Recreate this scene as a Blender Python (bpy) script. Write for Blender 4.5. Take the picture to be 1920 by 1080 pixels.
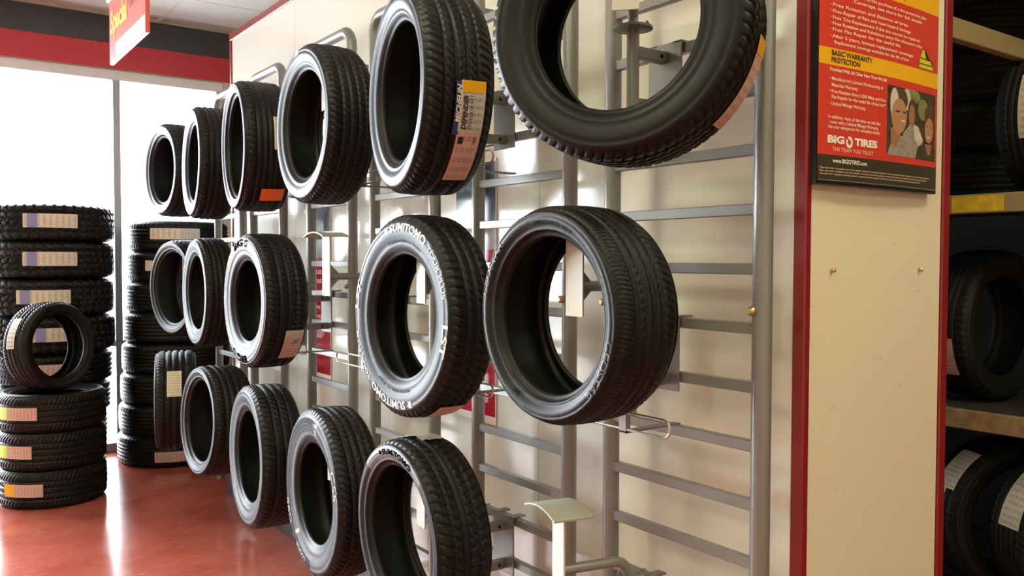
import bpy, math, random
import numpy as np
from mathutils import Vector, Matrix

random.seed(7)
rng = np.random.default_rng(7)
PI = math.pi
R_ = math.radians
scene = bpy.context.scene
col = scene.collection
for o in list(bpy.data.objects):
    bpy.data.objects.remove(o)

# ------------------------------------------------------------------ camera
# world: x = towards the display partition, y = along it towards the shop window, z = up
F_PX, YAW, PITCH, ROLL = 1592.45, R_(35.746), R_(-1.859), R_(0.1217)
fw = Vector((math.sin(YAW) * math.cos(PITCH), math.cos(YAW) * math.cos(PITCH), math.sin(PITCH)))
rt = Vector((math.cos(YAW), -math.sin(YAW), 0))
up = rt.cross(fw)
rt2 = rt * math.cos(ROLL) + up * math.sin(ROLL)
up2 = up * math.cos(ROLL) - rt * math.sin(ROLL)
cam_d = bpy.data.cameras.new('camera')
cam_d.sensor_fit = 'HORIZONTAL'
cam_d.sensor_width = 36.0
cam_d.lens = 36.0 * F_PX / 1920.0
cam_d.clip_start = 0.02
cam = bpy.data.objects.new('camera', cam_d)
m = Matrix((rt2, up2, -fw)).transposed().to_4x4()
m.translation = Vector((0, 0, 1.6))
cam.matrix_world = m
col.objects.link(cam)
scene.camera = cam

# ------------------------------------------------------------------ world, exposure
world = bpy.data.worlds.new('overcast_sky')
scene.world = world
world.use_nodes = True
bg = world.node_tree.nodes['Background']
bg.inputs['Color'].default_value = (0.86, 0.93, 1.0, 1)
bg.inputs['Strength'].default_value = 31.0
vs = scene.view_settings
vs.view_transform = 'Standard'
vs.look = 'None'
vs.exposure = 0.0
vs.gamma = 1.0
vs.use_curve_mapping = False
LAMP = 19.0           # radiance of the ceiling troffers
LAMP_COL = (0.96, 0.93, 0.60)

# window portals (sampling aid for the sky light coming through the shop window)
def portal(x0, x1, y, z0, z1):
    d = bpy.data.lights.new('window_portal', 'AREA')
    d.shape = 'RECTANGLE'; d.size = x1 - x0; d.size_y = z1 - z0
    d.cycles.is_portal = True
    o = bpy.data.objects.new('window_portal', d)
    o.location = ((x0 + x1) / 2, y, (z0 + z1) / 2)
    o.rotation_euler = (-PI / 2, 0, 0)
    col.objects.link(o)
portal(-3.0, 2.35, 7.80, 0.05, 3.17)

# ------------------------------------------------------------------ materials
def new_mat(name):
    mt = bpy.data.materials.new(name); mt.use_nodes = True
    nt = mt.node_tree
    return mt, nt, nt.nodes['Principled BSDF']
def simple(name, colr, rough=0.5, metal=0.0, spec=0.5, bump=0.0, bscale=60, var=0.0, vscale=8):
    mt, nt, b = new_mat(name)
    b.inputs['Base Color'].default_value = (*colr, 1)
    b.inputs['Roughness'].default_value = rough
    b.inputs['Metallic'].default_value = metal
    b.inputs['Specular IOR Level'].default_value = spec
    tc = nt.nodes.new('ShaderNodeTexCoord')
    if var > 0:
        n = nt.nodes.new('ShaderNodeTexNoise'); n.inputs['Scale'].default_value = vscale; n.inputs['Detail'].default_value = 5
        nt.links.new(tc.outputs['Object'], n.inputs['Vector'])
        r = nt.nodes.new('ShaderNodeValToRGB')
        r.color_ramp.elements[0].position = 0.3; r.color_ramp.elements[1].position = 0.7
        r.color_ramp.elements[0].color = (*[c * (1 - var) for c in colr], 1)
        r.color_ramp.elements[1].color = (*[min(1, c * (1 + var)) for c in colr], 1)
        nt.links.new(n.outputs['Fac'], r.inputs['Fac']); nt.links.new(r.outputs['Color'], b.inputs['Base Color'])
    if bump > 0:
        n = nt.nodes.new('ShaderNodeTexNoise'); n.inputs['Scale'].default_value = bscale; n.inputs['Detail'].default_value = 4
        nt.links.new(tc.outputs['Object'], n.inputs['Vector'])
        bp = nt.nodes.new('ShaderNodeBump'); bp.inputs['Strength'].default_value = bump; bp.inputs['Distance'].default_value = 0.002
        nt.links.new(n.outputs['Fac'], bp.inputs['Height']); nt.links.new(bp.outputs['Normal'], b.inputs['Normal'])
    return mt
M = {}
M['rubber'] = simple('tire_rubber', (0.0075, 0.0075, 0.0085), 0.43, spec=0.23, bump=0.25, bscale=140, var=0.25, vscale=12)
M['rubber_worn'] = simple('tire_rubber_matte', (0.008, 0.008, 0.008), 0.62, spec=0.3, bump=0.25, bscale=140, var=0.25, vscale=12)
M['letter_white'] = simple('raised_white_lettering', (0.72, 0.73, 0.74), 0.5)
M['letter_black'] = simple('raised_black_lettering', (0.004, 0.004, 0.005), 1.0, spec=0.0)
M['letter_grey'] = simple('raised_grey_lettering', (0.13, 0.13, 0.14), 0.5)
M['letter_silver'] = simple('raised_silver_lettering', (0.42, 0.43, 0.44), 0.45)
M['steel'] = simple('grey_painted_steel', (0.22, 0.22, 0.215), 0.34, metal=0.25, spec=0.6, bump=0.05, bscale=90)
M['steel_sheen'] = simple('steel_window_sheen', (0.60, 0.585, 0.54), 0.36, metal=0.1)  # pale tone puts the window sheen on the hanger plates into their colour
M['steel_mid'] = simple('grey_saddle_steel', (0.34, 0.33, 0.28), 0.4, metal=0.2)
M['steel_dark'] = simple('dark_galvanised_steel', (0.24, 0.235, 0.22), 0.4, metal=0.5)
M['wire'] = simple('bright_wire', (0.55, 0.50, 0.42), 0.3, metal=0.9)
M['brass'] = simple('brass_bolt', (0.62, 0.48, 0.26), 0.3, metal=1.0)
M['red_trim'] = simple('dark_red_trim', (0.22, 0.012, 0.014), 0.3)
M['black'] = simple('black_plastic', (0.012, 0.012, 0.012), 0.35)
M['base_black'] = simple('black_rubber_base', (0.02, 0.02, 0.022), 0.5)
M['fascia_black'] = simple('fascia_charcoal', (0.055, 0.060, 0.068), 0.5)
M['fascia_red'] = simple('fascia_red', (0.58, 0.04, 0.055), 0.5)
M['white_frame'] = simple('white_window_frame', (0.85, 0.87, 0.89), 0.4)
M['alu'] = simple('aluminium_mullion', (0.42, 0.44, 0.46), 0.4, metal=0.3)
M['ceiling'] = simple('ceiling_tile', (0.70, 0.70, 0.66), 0.9, bump=0.2, bscale=200)
M['tbar'] = simple('ceiling_grid', (0.62, 0.62, 0.60), 0.5)
M['wall_paint'] = simple('cream_wall_paint', (0.62, 0.57, 0.46), 0.8)
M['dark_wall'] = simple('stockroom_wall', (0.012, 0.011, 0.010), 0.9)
M['beam'] = simple('tan_rack_beam', (0.36, 0.28, 0.14), 0.45, var=0.08)
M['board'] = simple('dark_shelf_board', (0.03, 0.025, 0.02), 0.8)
M['wood'] = simple('plywood_edge', (0.30, 0.20, 0.10), 0.7, var=0.3, vscale=25)
M['yellow_tag'] = simple('yellow_tag', (0.80, 0.55, 0.04), 0.5, var=0.2, vscale=30)
M['green_tag'] = simple('lime_tag', (0.50, 0.68, 0.04), 0.5)
M['orange_tag'] = simple('orange_sticker', (0.90, 0.16, 0.03), 0.5, var=0.08, vscale=40)
M['navy'] = simple('navy_print', (0.03, 0.04, 0.16), 0.45)
M['violet'] = simple('violet_print', (0.22, 0.22, 0.45), 0.5)
M['print_black'] = simple('black_print', (0.02, 0.02, 0.02), 0.5)
M['print_white'] = simple('white_print', (0.85, 0.80, 0.72), 0.45)
M['print_pink'] = simple('pale_print', (0.85, 0.62, 0.50), 0.45)
M['blue_print'] = simple('blue_print', (0.08, 0.22, 0.42), 0.5)
M['poster_red'] = simple('poster_red', (0.60, 0.055, 0.035), 0.22)
M['poster_yellow'] = simple('poster_yellow', (0.80, 0.42, 0.015), 0.22)
M['poster_dark'] = simple('poster_charcoal', (0.055, 0.045, 0.03), 0.22)
M['silver'] = simple('silver_edge', (0.6, 0.58, 0.52), 0.25, metal=0.8)
M['lime_print'] = simple('lime_print', (0.62, 0.55, 0.02), 0.4)
M['sign_red'] = simple('sign_red', (0.75, 0.10, 0.08), 0.4)
M['sign_white'] = simple('sign_white', (0.85, 0.85, 0.82), 0.4)
M['sign_yellow'] = simple('sign_yellow', (0.90, 0.55, 0.08), 0.4)
M['sign_brown'] = simple('sign_brown', (0.28, 0.12, 0.06), 0.4)
M['concrete'] = simple('pavement_concrete', (0.55, 0.54, 0.52), 0.9, var=0.1)
M['skin_a'] = simple('photo_tan', (0.42, 0.22, 0.12), 0.3)
M['skin_b'] = simple('photo_brown', (0.34, 0.16, 0.08), 0.3)
M['photo_dark'] = simple('photo_dark', (0.06, 0.05, 0.035), 0.3, var=0.4, vscale=40)
M['photo_green'] = simple('photo_green', (0.20, 0.21, 0.07), 0.3, var=0.4, vscale=40)
M['photo_grey'] = simple('photo_grey', (0.30, 0.26, 0.22), 0.3, var=0.25, vscale=90)
M['photo_pale'] = simple('photo_pale', (0.58, 0.52, 0.42), 0.3, var=0.15, vscale=40)
M['photo_hair'] = simple('photo_hair', (0.10, 0.06, 0.035), 0.3)
M['photo_blue'] = simple('banner_photo', (0.05, 0.07, 0.10), 0.15, var=0.6, vscale=9)
M['photo_mid'] = simple('banner_photo_pale', (0.36, 0.38, 0.38), 0.15, var=0.4, vscale=9)
M['banner_red'] = simple('banner_red', (0.42, 0.012, 0.03), 0.15)

# glossy cream panel board
def panel_mat(name, colr, rough, scuffs):
    mt, nt, b = new_mat(name)
    b.inputs['Base Color'].default_value = (*colr, 1)
    b.inputs['Roughness'].default_value = rough
    b.inputs['Specular IOR Level'].default_value = 0.5
    tc = nt.nodes.new('ShaderNodeTexCoord')
    if scuffs:
        mp = nt.nodes.new('ShaderNodeMapping'); mp.inputs['Scale'].default_value = (9, 9, 26)
        n = nt.nodes.new('ShaderNodeTexNoise'); n.inputs['Scale'].default_value = 1.0; n.inputs['Detail'].default_value = 6; n.inputs['Roughness'].default_value = 0.62
        r = nt.nodes.new('ShaderNodeValToRGB')
        r.color_ramp.elements[0].position = 0.655; r.color_ramp.elements[0].color = (*colr, 1)
        r.color_ramp.elements[1].position = 0.84; r.color_ramp.elements[1].color = (colr[0] * .45, colr[1] * .42, colr[2] * .38, 1)
        nt.links.new(tc.outputs['Object'], mp.inputs['Vector']); nt.links.new(mp.outputs['Vector'], n.inputs['Vector'])
        nt.links.new(n.outputs['Fac'], r.inputs['Fac']); nt.links.new(r.outputs['Color'], b.inputs['Base Color'])
    n2 = nt.nodes.new('ShaderNodeTexNoise'); n2.inputs['Scale'].default_value = 3.0; n2.inputs['Detail'].default_value = 2
    bp = nt.nodes.new('ShaderNodeBump'); bp.inputs['Strength'].default_value = 0.12; bp.inputs['Distance'].default_value = 0.01
    nt.links.new(tc.outputs['Object'], n2.inputs['Vector']); nt.links.new(n2.outputs['Fac'], bp.inputs['Height'])
    nt.links.new(bp.outputs['Normal'], b.inputs['Normal'])
    return mt
M['panel'] = panel_mat('glossy_cream_board', (0.79, 0.79, 0.71), 0.13, False)
M['end_panel'] = panel_mat('cream_end_board', (0.74, 0.68, 0.52), 0.42, True)

# polished red concrete floor
def floor_mat():
    mt, nt, b = new_mat('polished_red_concrete')
    tc = nt.nodes.new('ShaderNodeTexCoord')
    n = nt.nodes.new('ShaderNodeTexNoise'); n.inputs['Scale'].default_value = 2.2; n.inputs['Detail'].default_value = 8; n.inputs['Roughness'].default_value = 0.65
    r = nt.nodes.new('ShaderNodeValToRGB')
    r.color_ramp.elements[0].position = 0.32; r.color_ramp.elements[0].color = (0.31, 0.064, 0.043, 1)
    r.color_ramp.elements[1].position = 0.70; r.color_ramp.elements[1].color = (0.46, 0.120, 0.084, 1)
    nt.links.new(tc.outputs['Object'], n.inputs['Vector']); nt.links.new(n.outputs['Fac'], r.inputs['Fac'])
    # pale scratches: thin lines of a stretched voronoi
    mp = nt.nodes.new('ShaderNodeMapping'); mp.inputs['Rotation'].default_value = (0, 0, 0.6); mp.inputs['Scale'].default_value = (1.0, 7.0, 1.0)
    w = nt.nodes.new('ShaderNodeTexNoise'); w.inputs['Scale'].default_value = 9.0; w.inputs['Detail'].default_value = 7
    r2 = nt.nodes.new('ShaderNodeValToRGB')
    r2.color_ramp.elements[0].position = 0.60; r2.color_ramp.elements[0].color = (0, 0, 0, 1)
    r2.color_ramp.elements[1].position = 0.70; r2.color_ramp.elements[1].color = (1, 1, 1, 1)
    nt.links.new(tc.outputs['Object'], mp.inputs['Vector']); nt.links.new(mp.outputs['Vector'], w.inputs['Vector']); nt.links.new(w.outputs['Fac'], r2.inputs['Fac'])
    mx = nt.nodes.new('ShaderNodeMixRGB'); mx.inputs[2].default_value = (0.55, 0.24, 0.18, 1)
    mul = nt.nodes.new('ShaderNodeMath'); mul.operation = 'MULTIPLY'; mul.inputs[1].default_value = 0.5
    nt.links.new(r2.outputs['Color'], mul.inputs[0]); nt.links.new(mul.outputs[0], mx.inputs[0]); nt.links.new(r.outputs['Color'], mx.inputs[1])
    nt.links.new(mx.outputs['Color'], b.inputs['Base Color'])
    rr = nt.nodes.new('ShaderNodeMapRange'); rr.inputs['To Min'].default_value = 0.07; rr.inputs['To Max'].default_value = 0.22
    nt.links.new(n.outputs['Fac'], rr.inputs['Value']); nt.links.new(rr.outputs['Result'], b.inputs['Roughness'])
    n3 = nt.nodes.new('ShaderNodeTexNoise'); n3.inputs['Scale'].default_value = 25
    bp = nt.nodes.new('ShaderNodeBump'); bp.inputs['Strength'].default_value = 0.06; bp.inputs['Distance'].default_value = 0.004
    nt.links.new(tc.outputs['Object'], n3.inputs['Vector']); nt.links.new(n3.outputs['Fac'], bp.inputs['Height']); nt.links.new(bp.outputs['Normal'], b.inputs['Normal'])
    return mt
M['floor'] = floor_mat()

# window glass: clear sheet with a faint mirror
def glass_mat():
    mt = bpy.data.materials.new('window_glass'); mt.use_nodes = True
    nt = mt.node_tree; nt.nodes.clear()
    out = nt.nodes.new('ShaderNodeOutputMaterial'); t = nt.nodes.new('ShaderNodeBsdfTransparent'); g = nt.nodes.new('ShaderNodeBsdfGlossy')
    g.inputs['Roughness'].default_value = 0.02
    f = nt.nodes.new('ShaderNodeFresnel'); f.inputs['IOR'].default_value = 1.3
    mx = nt.nodes.new('ShaderNodeMixShader')
    nt.links.new(f.outputs[0], mx.inputs[0]); nt.links.new(t.outputs[0], mx.inputs[1]); nt.links.new(g.outputs[0], mx.inputs[2])
    nt.links.new(mx.outputs[0], out.inputs[0])
    return mt
M['glass'] = glass_mat()

# printed paper sticker; lines of small print laid out over the sticker's own UV
def paper_mat(name, base, ink, rows=9, dens=0.5, rough=0.5):
    mt, nt, b = new_mat(name)
    b.inputs['Roughness'].default_value = rough
    uv = nt.nodes.new('ShaderNodeUVMap')
    sep = nt.nodes.new('ShaderNodeSeparateXYZ'); nt.links.new(uv.outputs['UV'], sep.inputs[0])
    def mth(op, a, bb=None, c=None):
        nd = nt.nodes.new('ShaderNodeMath'); nd.operation = op
        for i, v in enumerate((a, bb, c)):
            if v is None: continue
            if isinstance(v, (int, float)): nd.inputs[i].default_value = v
            else: nt.links.new(v, nd.inputs[i])
        return nd.outputs[0]
    row = mth('MULTIPLY', sep.outputs['X'], rows)
    fr = mth('FRACT', row)
    inrow = mth('MULTIPLY', mth('GREATER_THAN', fr, 0.35), mth('LESS_THAN', fr, 0.80))
    cmb = nt.nodes.new('ShaderNodeCombineXYZ')
    nt.links.new(mth('FLOOR', row), cmb.inputs[0]); nt.links.new(mth('MULTIPLY', sep.outputs['Y'], 22), cmb.inputs[1])
    wn = nt.nodes.new('ShaderNodeTexNoise'); wn.inputs['Scale'].default_value = 1.0; wn.inputs['Detail'].default_value = 3
    nt.links.new(cmb.outputs[0], wn.inputs['Vector'])
    word = mth('GREATER_THAN', wn.outputs['Fac'], dens)
    marg = mth('MULTIPLY', mth('GREATER_THAN', sep.outputs['Y'], 0.08), mth('LESS_THAN', sep.outputs['Y'], 0.92))
    ink_f = mth('MULTIPLY', mth('MULTIPLY', mth('MULTIPLY', inrow, word), marg), 0.7)
    n = nt.nodes.new('ShaderNodeTexNoise'); n.inputs['Scale'].default_value = 6
    nt.links.new(uv.outputs['UV'], n.inputs['Vector'])
    r = nt.nodes.new('ShaderNodeValToRGB')
    r.color_ramp.elements[0].color = (*[c * .80 for c in base], 1); r.color_ramp.elements[1].color = (*[min(1, c * 1.12) for c in base], 1)
    nt.links.new(n.outputs['Fac'], r.inputs['Fac'])
    mx = nt.nodes.new('ShaderNodeMixRGB'); mx.inputs[2].default_value = (*ink, 1)
    nt.links.new(ink_f, mx.inputs[0]); nt.links.new(r.outputs['Color'], mx.inputs[1])
    nt.links.new(mx.outputs['Color'], b.inputs['Base Color'])
    return mt
M['paper'] = paper_mat('printed_cream_label', (0.66, 0.60, 0.48), (0.25, 0.2, 0.16))
M['paper_pink'] = paper_mat('printed_pinkish_label', (0.62, 0.42, 0.36), (0.26, 0.12, 0.10))
M['paper_grey'] = paper_mat('printed_grey_label', (0.55, 0.54, 0.50), (0.12, 0.12, 0.12), rows=7)

# ------------------------------------------------------------------ mesh helpers
def link(name, me, mat, parent=None, loc=None):
    o = bpy.data.objects.new(name, me)
    col.objects.link(o)
    if mat is not None and not me.materials:
        me.materials.append(M[mat] if isinstance(mat, str) else mat)
    if parent is not None: o.parent = parent
    if loc is not None: o.location = loc
    return o
def tag(o, label, cat, group=None):
    o['label'] = label; o['category'] = cat
    if group: o['group'] = group
    return o
def empty(name, loc, label=None, cat=None, group=None, rot=(0, 0, 0)):
    o = bpy.data.objects.new(name, None); o.empty_display_size = 0.1
    o.location = loc; o.rotation_euler = rot
    col.objects.link(o)
    if label: tag(o, label, cat, group)
    return o
class MB:
    def __init__(s): s.v = []; s.f = []
    def box(s, x0, x1, y0, y1, z0, z1, bev=0.0):
        b = len(s.v)
        if bev <= 0:
            s.v += [(x, y, z) for x in (x0, x1) for y in (y0, y1) for z in (z0, z1)]
            s.f += [tuple(b + i for i in q) for q in ((0, 1, 3, 2), (4, 6, 7, 5), (0, 4, 5, 1), (2, 3, 7, 6), (0, 2, 6, 4), (1, 5, 7, 3))]
            return s
        # chamfered box: 24 verts
        e = bev; X = (x0, x1); Y = (y0, y1); Z = (z0, z1); idx = {}
        for i in (0, 1):
            for j in (0, 1):
                for k in (0, 1):
                    sx, sy, sz = (e if i == 0 else -e), (e if j == 0 else -e), (e if k == 0 else -e)
                    for ax, p in enumerate(((X[i], Y[j] + sy, Z[k] + sz), (X[i] + sx, Y[j], Z[k] + sz), (X[i] + sx, Y[j] + sy, Z[k]))):
                        idx[(i, j, k, ax)] = len(s.v); s.v.append(p)
        g = lambda *a: idx[a]
        for i in (0, 1):
            s.f.append((g(i, 0, 0, 0), g(i, 0, 1, 0), g(i, 1, 1, 0), g(i, 1, 0, 0)))
            s.f.append((g(0, i, 0, 1), g(0, i, 1, 1), g(1, i, 1, 1), g(1, i, 0, 1)))
            s.f.append((g(0, 0, i, 2), g(0, 1, i, 2), g(1, 1, i, 2), g(1, 0, i, 2)))
        for a in (0, 1):
            for c in (0, 1):
                s.f.append((g(a, c, 0, 0), g(a, c, 1, 0), g(a, c, 1, 1), g(a, c, 0, 1)))
                s.f.append((g(a, 0, c, 0), g(a, 1, c, 0), g(a, 1, c, 2), g(a, 0, c, 2)))
                s.f.append((g(0, a, c, 1), g(1, a, c, 1), g(1, a, c, 2), g(0, a, c, 2)))
        for i in (0, 1):
            for j in (0, 1):
                for k in (0, 1): s.f.append((g(i, j, k, 0), g(i, j, k, 1), g(i, j, k, 2)))
        return s
    def tube(s, path, r, n=12, cap=True, closed=False):
        P = [Vector(p) for p in path]; b = len(s.v); L = len(P)
        ref = None
        for i, p in enumerate(P):
            if closed: t = (P[(i + 1) % L] - P[i - 1])
            else: t = (P[min(i + 1, L - 1)] - P[max(i - 1, 0)])
            t.normalize()
            if ref is None:
                ref = Vector((0, 0, 1)) if abs(t.z) < 0.9 else Vector((1, 0, 0))
            u = (ref - t * ref.dot(t)).normalized(); ref = u
            w = t.cross(u)
            for k in range(n):
                a = 2 * PI * k / n
                s.v.append(tuple(p + u * (r * math.cos(a)) + w * (r * math.sin(a))))
        for i in range(L if closed else L - 1):
            for k in range(n):
                i2 = (i + 1) % L
                s.f.append((b + i * n + k, b + i * n + (k + 1) % n, b + i2 * n + (k + 1) % n, b + i2 * n + k))
        if cap and not closed:
            s.f.append(tuple(b + k for k in reversed(range(n)))); s.f.append(tuple(b + (L - 1) * n + k for k in range(n)))
        return s
    def lathe(s, prof, origin=(0, 0, 0), axis='z', n=20):
        b = len(s.v); ox, oy, oz = origin
        for (a, r) in prof:
            for k in range(n):
                t = 2 * PI * k / n; c, d = r * math.cos(t), r * math.sin(t)
                s.v.append({'z': (ox + c, oy + d, oz + a), 'x': (ox + a, oy + c, oz + d), 'y': (ox + c, oy + a, oz + d)}[axis])
        for i in range(len(prof) - 1):
            for k in range(n):
                s.f.append((b + i * n + k, b + i * n + (k + 1) % n, b + (i + 1) * n + (k + 1) % n, b + (i + 1) * n + k))
        s.f.append(tuple(b + k for k in reversed(range(n)))); s.f.append(tuple(b + (len(prof) - 1) * n + k for k in range(n)))
        return s
    def poly_prism(s, pts, d):
        """closed polygon pts (3-D) pushed by vector d"""
        b = len(s.v); n = len(pts)
        s.v += [tuple(p) for p in pts] + [tuple(Vector(p) + Vector(d)) for p in pts]
        s.f.append(tuple(b + k for k in range(n))); s.f.append(tuple(b + n + k for k in reversed(range(n))))
        for k in range(n): s.f.append((b + k, b + (k + 1) % n, b + n + (k + 1) % n, b + n + k))
        return s
    def mesh(s, name, smooth=False, angle=None):
        me = bpy.data.meshes.new(name); me.from_pydata(s.v, [], s.f)
        import bmesh
        bm = bmesh.new(); bm.from_mesh(me); bmesh.ops.recalc_face_normals(bm, faces=bm.faces); bm.to_mesh(me); bm.free()
        if smooth:
            me.polygons.foreach_set('use_smooth', [True] * len(me.polygons))
            me.set_sharp_from_angle(angle=R_(angle or 40))
        me.update()
        return me
    def build(s, name, mat, parent=None, smooth=False, loc=None):
        return link(name, s.mesh(name, smooth), mat, parent, loc)
def struct(o): o['kind'] = 'structure'; return o

_txt = {}
def text_geo(body, size=1.0, bold=0.0, shear=0.0, align='LEFT'):
    key = (body, size, bold, shear, align)
    if key in _txt: return _txt[key]
    cu = bpy.data.curves.new('t', 'FONT'); cu.body = body; cu.size = size; cu.offset = bold * size; cu.shear = shear; cu.align_x = align
    cu.resolution_u = 3
    o = bpy.data.objects.new('t', cu); col.objects.link(o)
    dg = bpy.context.evaluated_depsgraph_get()
    me = bpy.data.meshes.new_from_object(o.evaluated_get(dg))
    v = [tuple(x.co) for x in me.vertices]; f = [tuple(p.vertices) for p in me.polygons]
    bpy.data.objects.remove(o); bpy.data.curves.remove(cu); bpy.data.meshes.remove(me)
    _txt[key] = (v, f)
    return v, f
def text_obj(name, body, size, fn, mat, parent, bold=0.0, shear=0.0, align='LEFT', width=None):
    v, f = text_geo(body, size, bold, shear, align)
    k = 1.0
    if width and v:
        xs = [p[0] for p in v]; k = width / (max(xs) - min(xs))
    me = bpy.data.meshes.new(name); me.from_pydata([fn(x * k, y) for x, y, z in v], [], f); me.update()
    return link(name, me, mat, parent)

# ------------------------------------------------------------------ tires
def gv(d, hw, e): return np.clip((hw - d) / e + 0.5, 0, 1)
def tread_depth(pat, a, phi, Ro, W):
    """groove depth 0..1 for axial offset a and angle phi"""
    half = 0.36 * W; u = a / half; au = np.abs(u)
    d = np.zeros_like(a)
    def lat(n, slant, hw, depth, mask, ph=0.0, sgn=True):
        nonlocal d
        p = 2 * PI * Ro / n
        t = phi / (2 * PI) * n + ph + (slant * a / p)
        x = np.abs((t % 1.0) - 0.5) * p
        d = np.maximum(d, gv(x, hw, 0.0035) * depth * mask)
    if pat == 'season':
        for c in (-0.64, -0.22, 0.22, 0.64): d = np.maximum(d, gv(np.abs(u - c) * half, 0.0056, 0.003))
        lat(76, 0.55, 0.0028, 0.85, (au > 0.64) * 1.0)
        lat(76, 1.1, 0.0026, 0.8, (au < 0.64) * (au > 0.22) * 1.0, 0.3)
        lat(76, -1.0, 0.0015, 0.55, (au < 0.22) * 1.0, 0.1)
    elif pat == 'touring':
        for c in (-0.52, 0.0, 0.52): d = np.maximum(d, gv(np.abs(u - c) * half, 0.0062, 0.003))
        lat(70, 0.25, 0.0026, 0.85, (au > 0.62) * 1.0)
        lat(70, 0.9, 0.0020, 0.7, (au < 0.42) * (au > 0.08) * 1.0, 0.4)
    elif pat == 'sport':
        for c in (-0.55, -0.16, 0.22, 0.58): d = np.maximum(d, gv(np.abs(u - c) * half, 0.0060, 0.003))
        lat(150, 0.2, 0.0010, 0.45, (u > 0.62) * 1.0)
        lat(80, 0.5, 0.0018, 0.5, (u < -0.58) * 1.0)
        lat(80, -1.2, 0.0022, 0.6, ((u > 0.22) & (u < 0.42)) * 1.0)
        lat(80, -1.2, 0.0022, 0.6, ((u > -0.16) & (u < 0.02)) * 1.0, 0.5)
        lat(80, -1.2, 0.0022, 0.6, ((u > -0.55) & (u < -0.36)) * 1.0, 0.2)
    elif pat == 'vee':
        for c in (-0.14, 0.14): d = np.maximum(d, gv(np.abs(u - c) * half, 0.0042, 0.003))
        for c in (-0.62, 0.62): d = np.maximum(d, gv(np.abs(u - c) * half, 0.0034, 0.003))
        p = 2 * PI * Ro / 60
        t = phi / (2 * PI) * 60 + 1.0 * au
        x = np.abs((t % 1.0) - 0.5) * p
        d = np.maximum(d, gv(x, 0.0028, 0.0035) * 0.85 * ((au > 0.14)))
        t2 = phi / (2 * PI) * 60 + 0.5 - 0.8 * au
        d = np.maximum(d, gv(np.abs((t2 % 1.0) - 0.5) * p, 0.0016, 0.003) * 0.5 * ((au > 0.14) & (au < 0.62)))
    elif pat == 'ribbed':
        for c in (-0.66, -0.33, 0.0, 0.33, 0.66): d = np.maximum(d, gv(np.abs(u - c) * half, 0.0042, 0.003))
        lat(64, 0.3, 0.0022, 0.7, (au > 0.66) * 1.0)
        lat(64, 0.6, 0.0014, 0.4, (au < 0.66) * 1.0, 0.5)
    elif pat == 'mud':
        n = 40; p = 2 * PI * Ro / n
        rows = np.floor((u + 1.2) / 0.48)
        t = phi / (2 * PI) * n + 0.5 * (rows % 2) + 0.30 * np.sin(u * 4)
        x = np.abs((t % 1.0) - 0.5) * p
        d = gv(x, 0.0075, 0.006)
        fr = np.abs((((u + 1.2) / 0.48) + 0.16 * np.sin(phi * n + rows)) % 1.0 - 0.5)
        d = np.maximum(d, gv((0.5 - np.abs(fr - 0.0)) * 0.48 * half * 0 + (0.5 - fr) * 0.48 * half, 0.0050, 0.005))
        d = np.where(au > 1.02, gv(x, 0.010, 0.006), d)
    return d

def tire_profile(Ro, W, Ri):
    sh = Ro - Ri
    side = [(0.345, 0.000, Ri + 0.001), (0.365, 0, Ri + 0.001), (0.385, 0, Ri + 0.006), (0.395, 0, Ri + 0.013), (0.405, 0, Ri + 0.014),
            (0.435, 0, Ri + 0.22 * sh), (0.452, 0, Ri + 0.27 * sh), (0.448, 0, Ri + 0.285 * sh), (0.470, 0, Ri + 0.38 * sh), (0.490, 0, Ri + 0.48 * sh), (0.500, 0, Ri + 0.56 * sh),
            (0.498, 0, Ri + 0.64 * sh), (0.488, 0, Ri + 0.70 * sh), (0.494, 0, Ri + 0.712 * sh), (0.486, 0, Ri + 0.76 * sh), (0.470, 0, Ri + 0.82 * sh)]
    return [(a * W, r) for a, _, r in side]
def side_a(Ro, W, Ri, r):
    pr = tire_profile(Ro, W, Ri) + [(0.43 * W, Ro - 0.020)]
    return float(np.interp(r, [p[1] for p in pr], [p[0] for p in pr]))
def crown(Ro, W, a):
    x = np.abs(a) / W
    base = Ro - 0.003 * (np.minimum(x, 0.33) / 0.33) ** 2
    t = np.clip((x - 0.33) / 0.10, 0, 1)
    return base - 0.017 * (1 - np.sqrt(np.clip(1 - t ** 2 * 0.985, 0, 1))) - 0.0 * t

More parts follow.
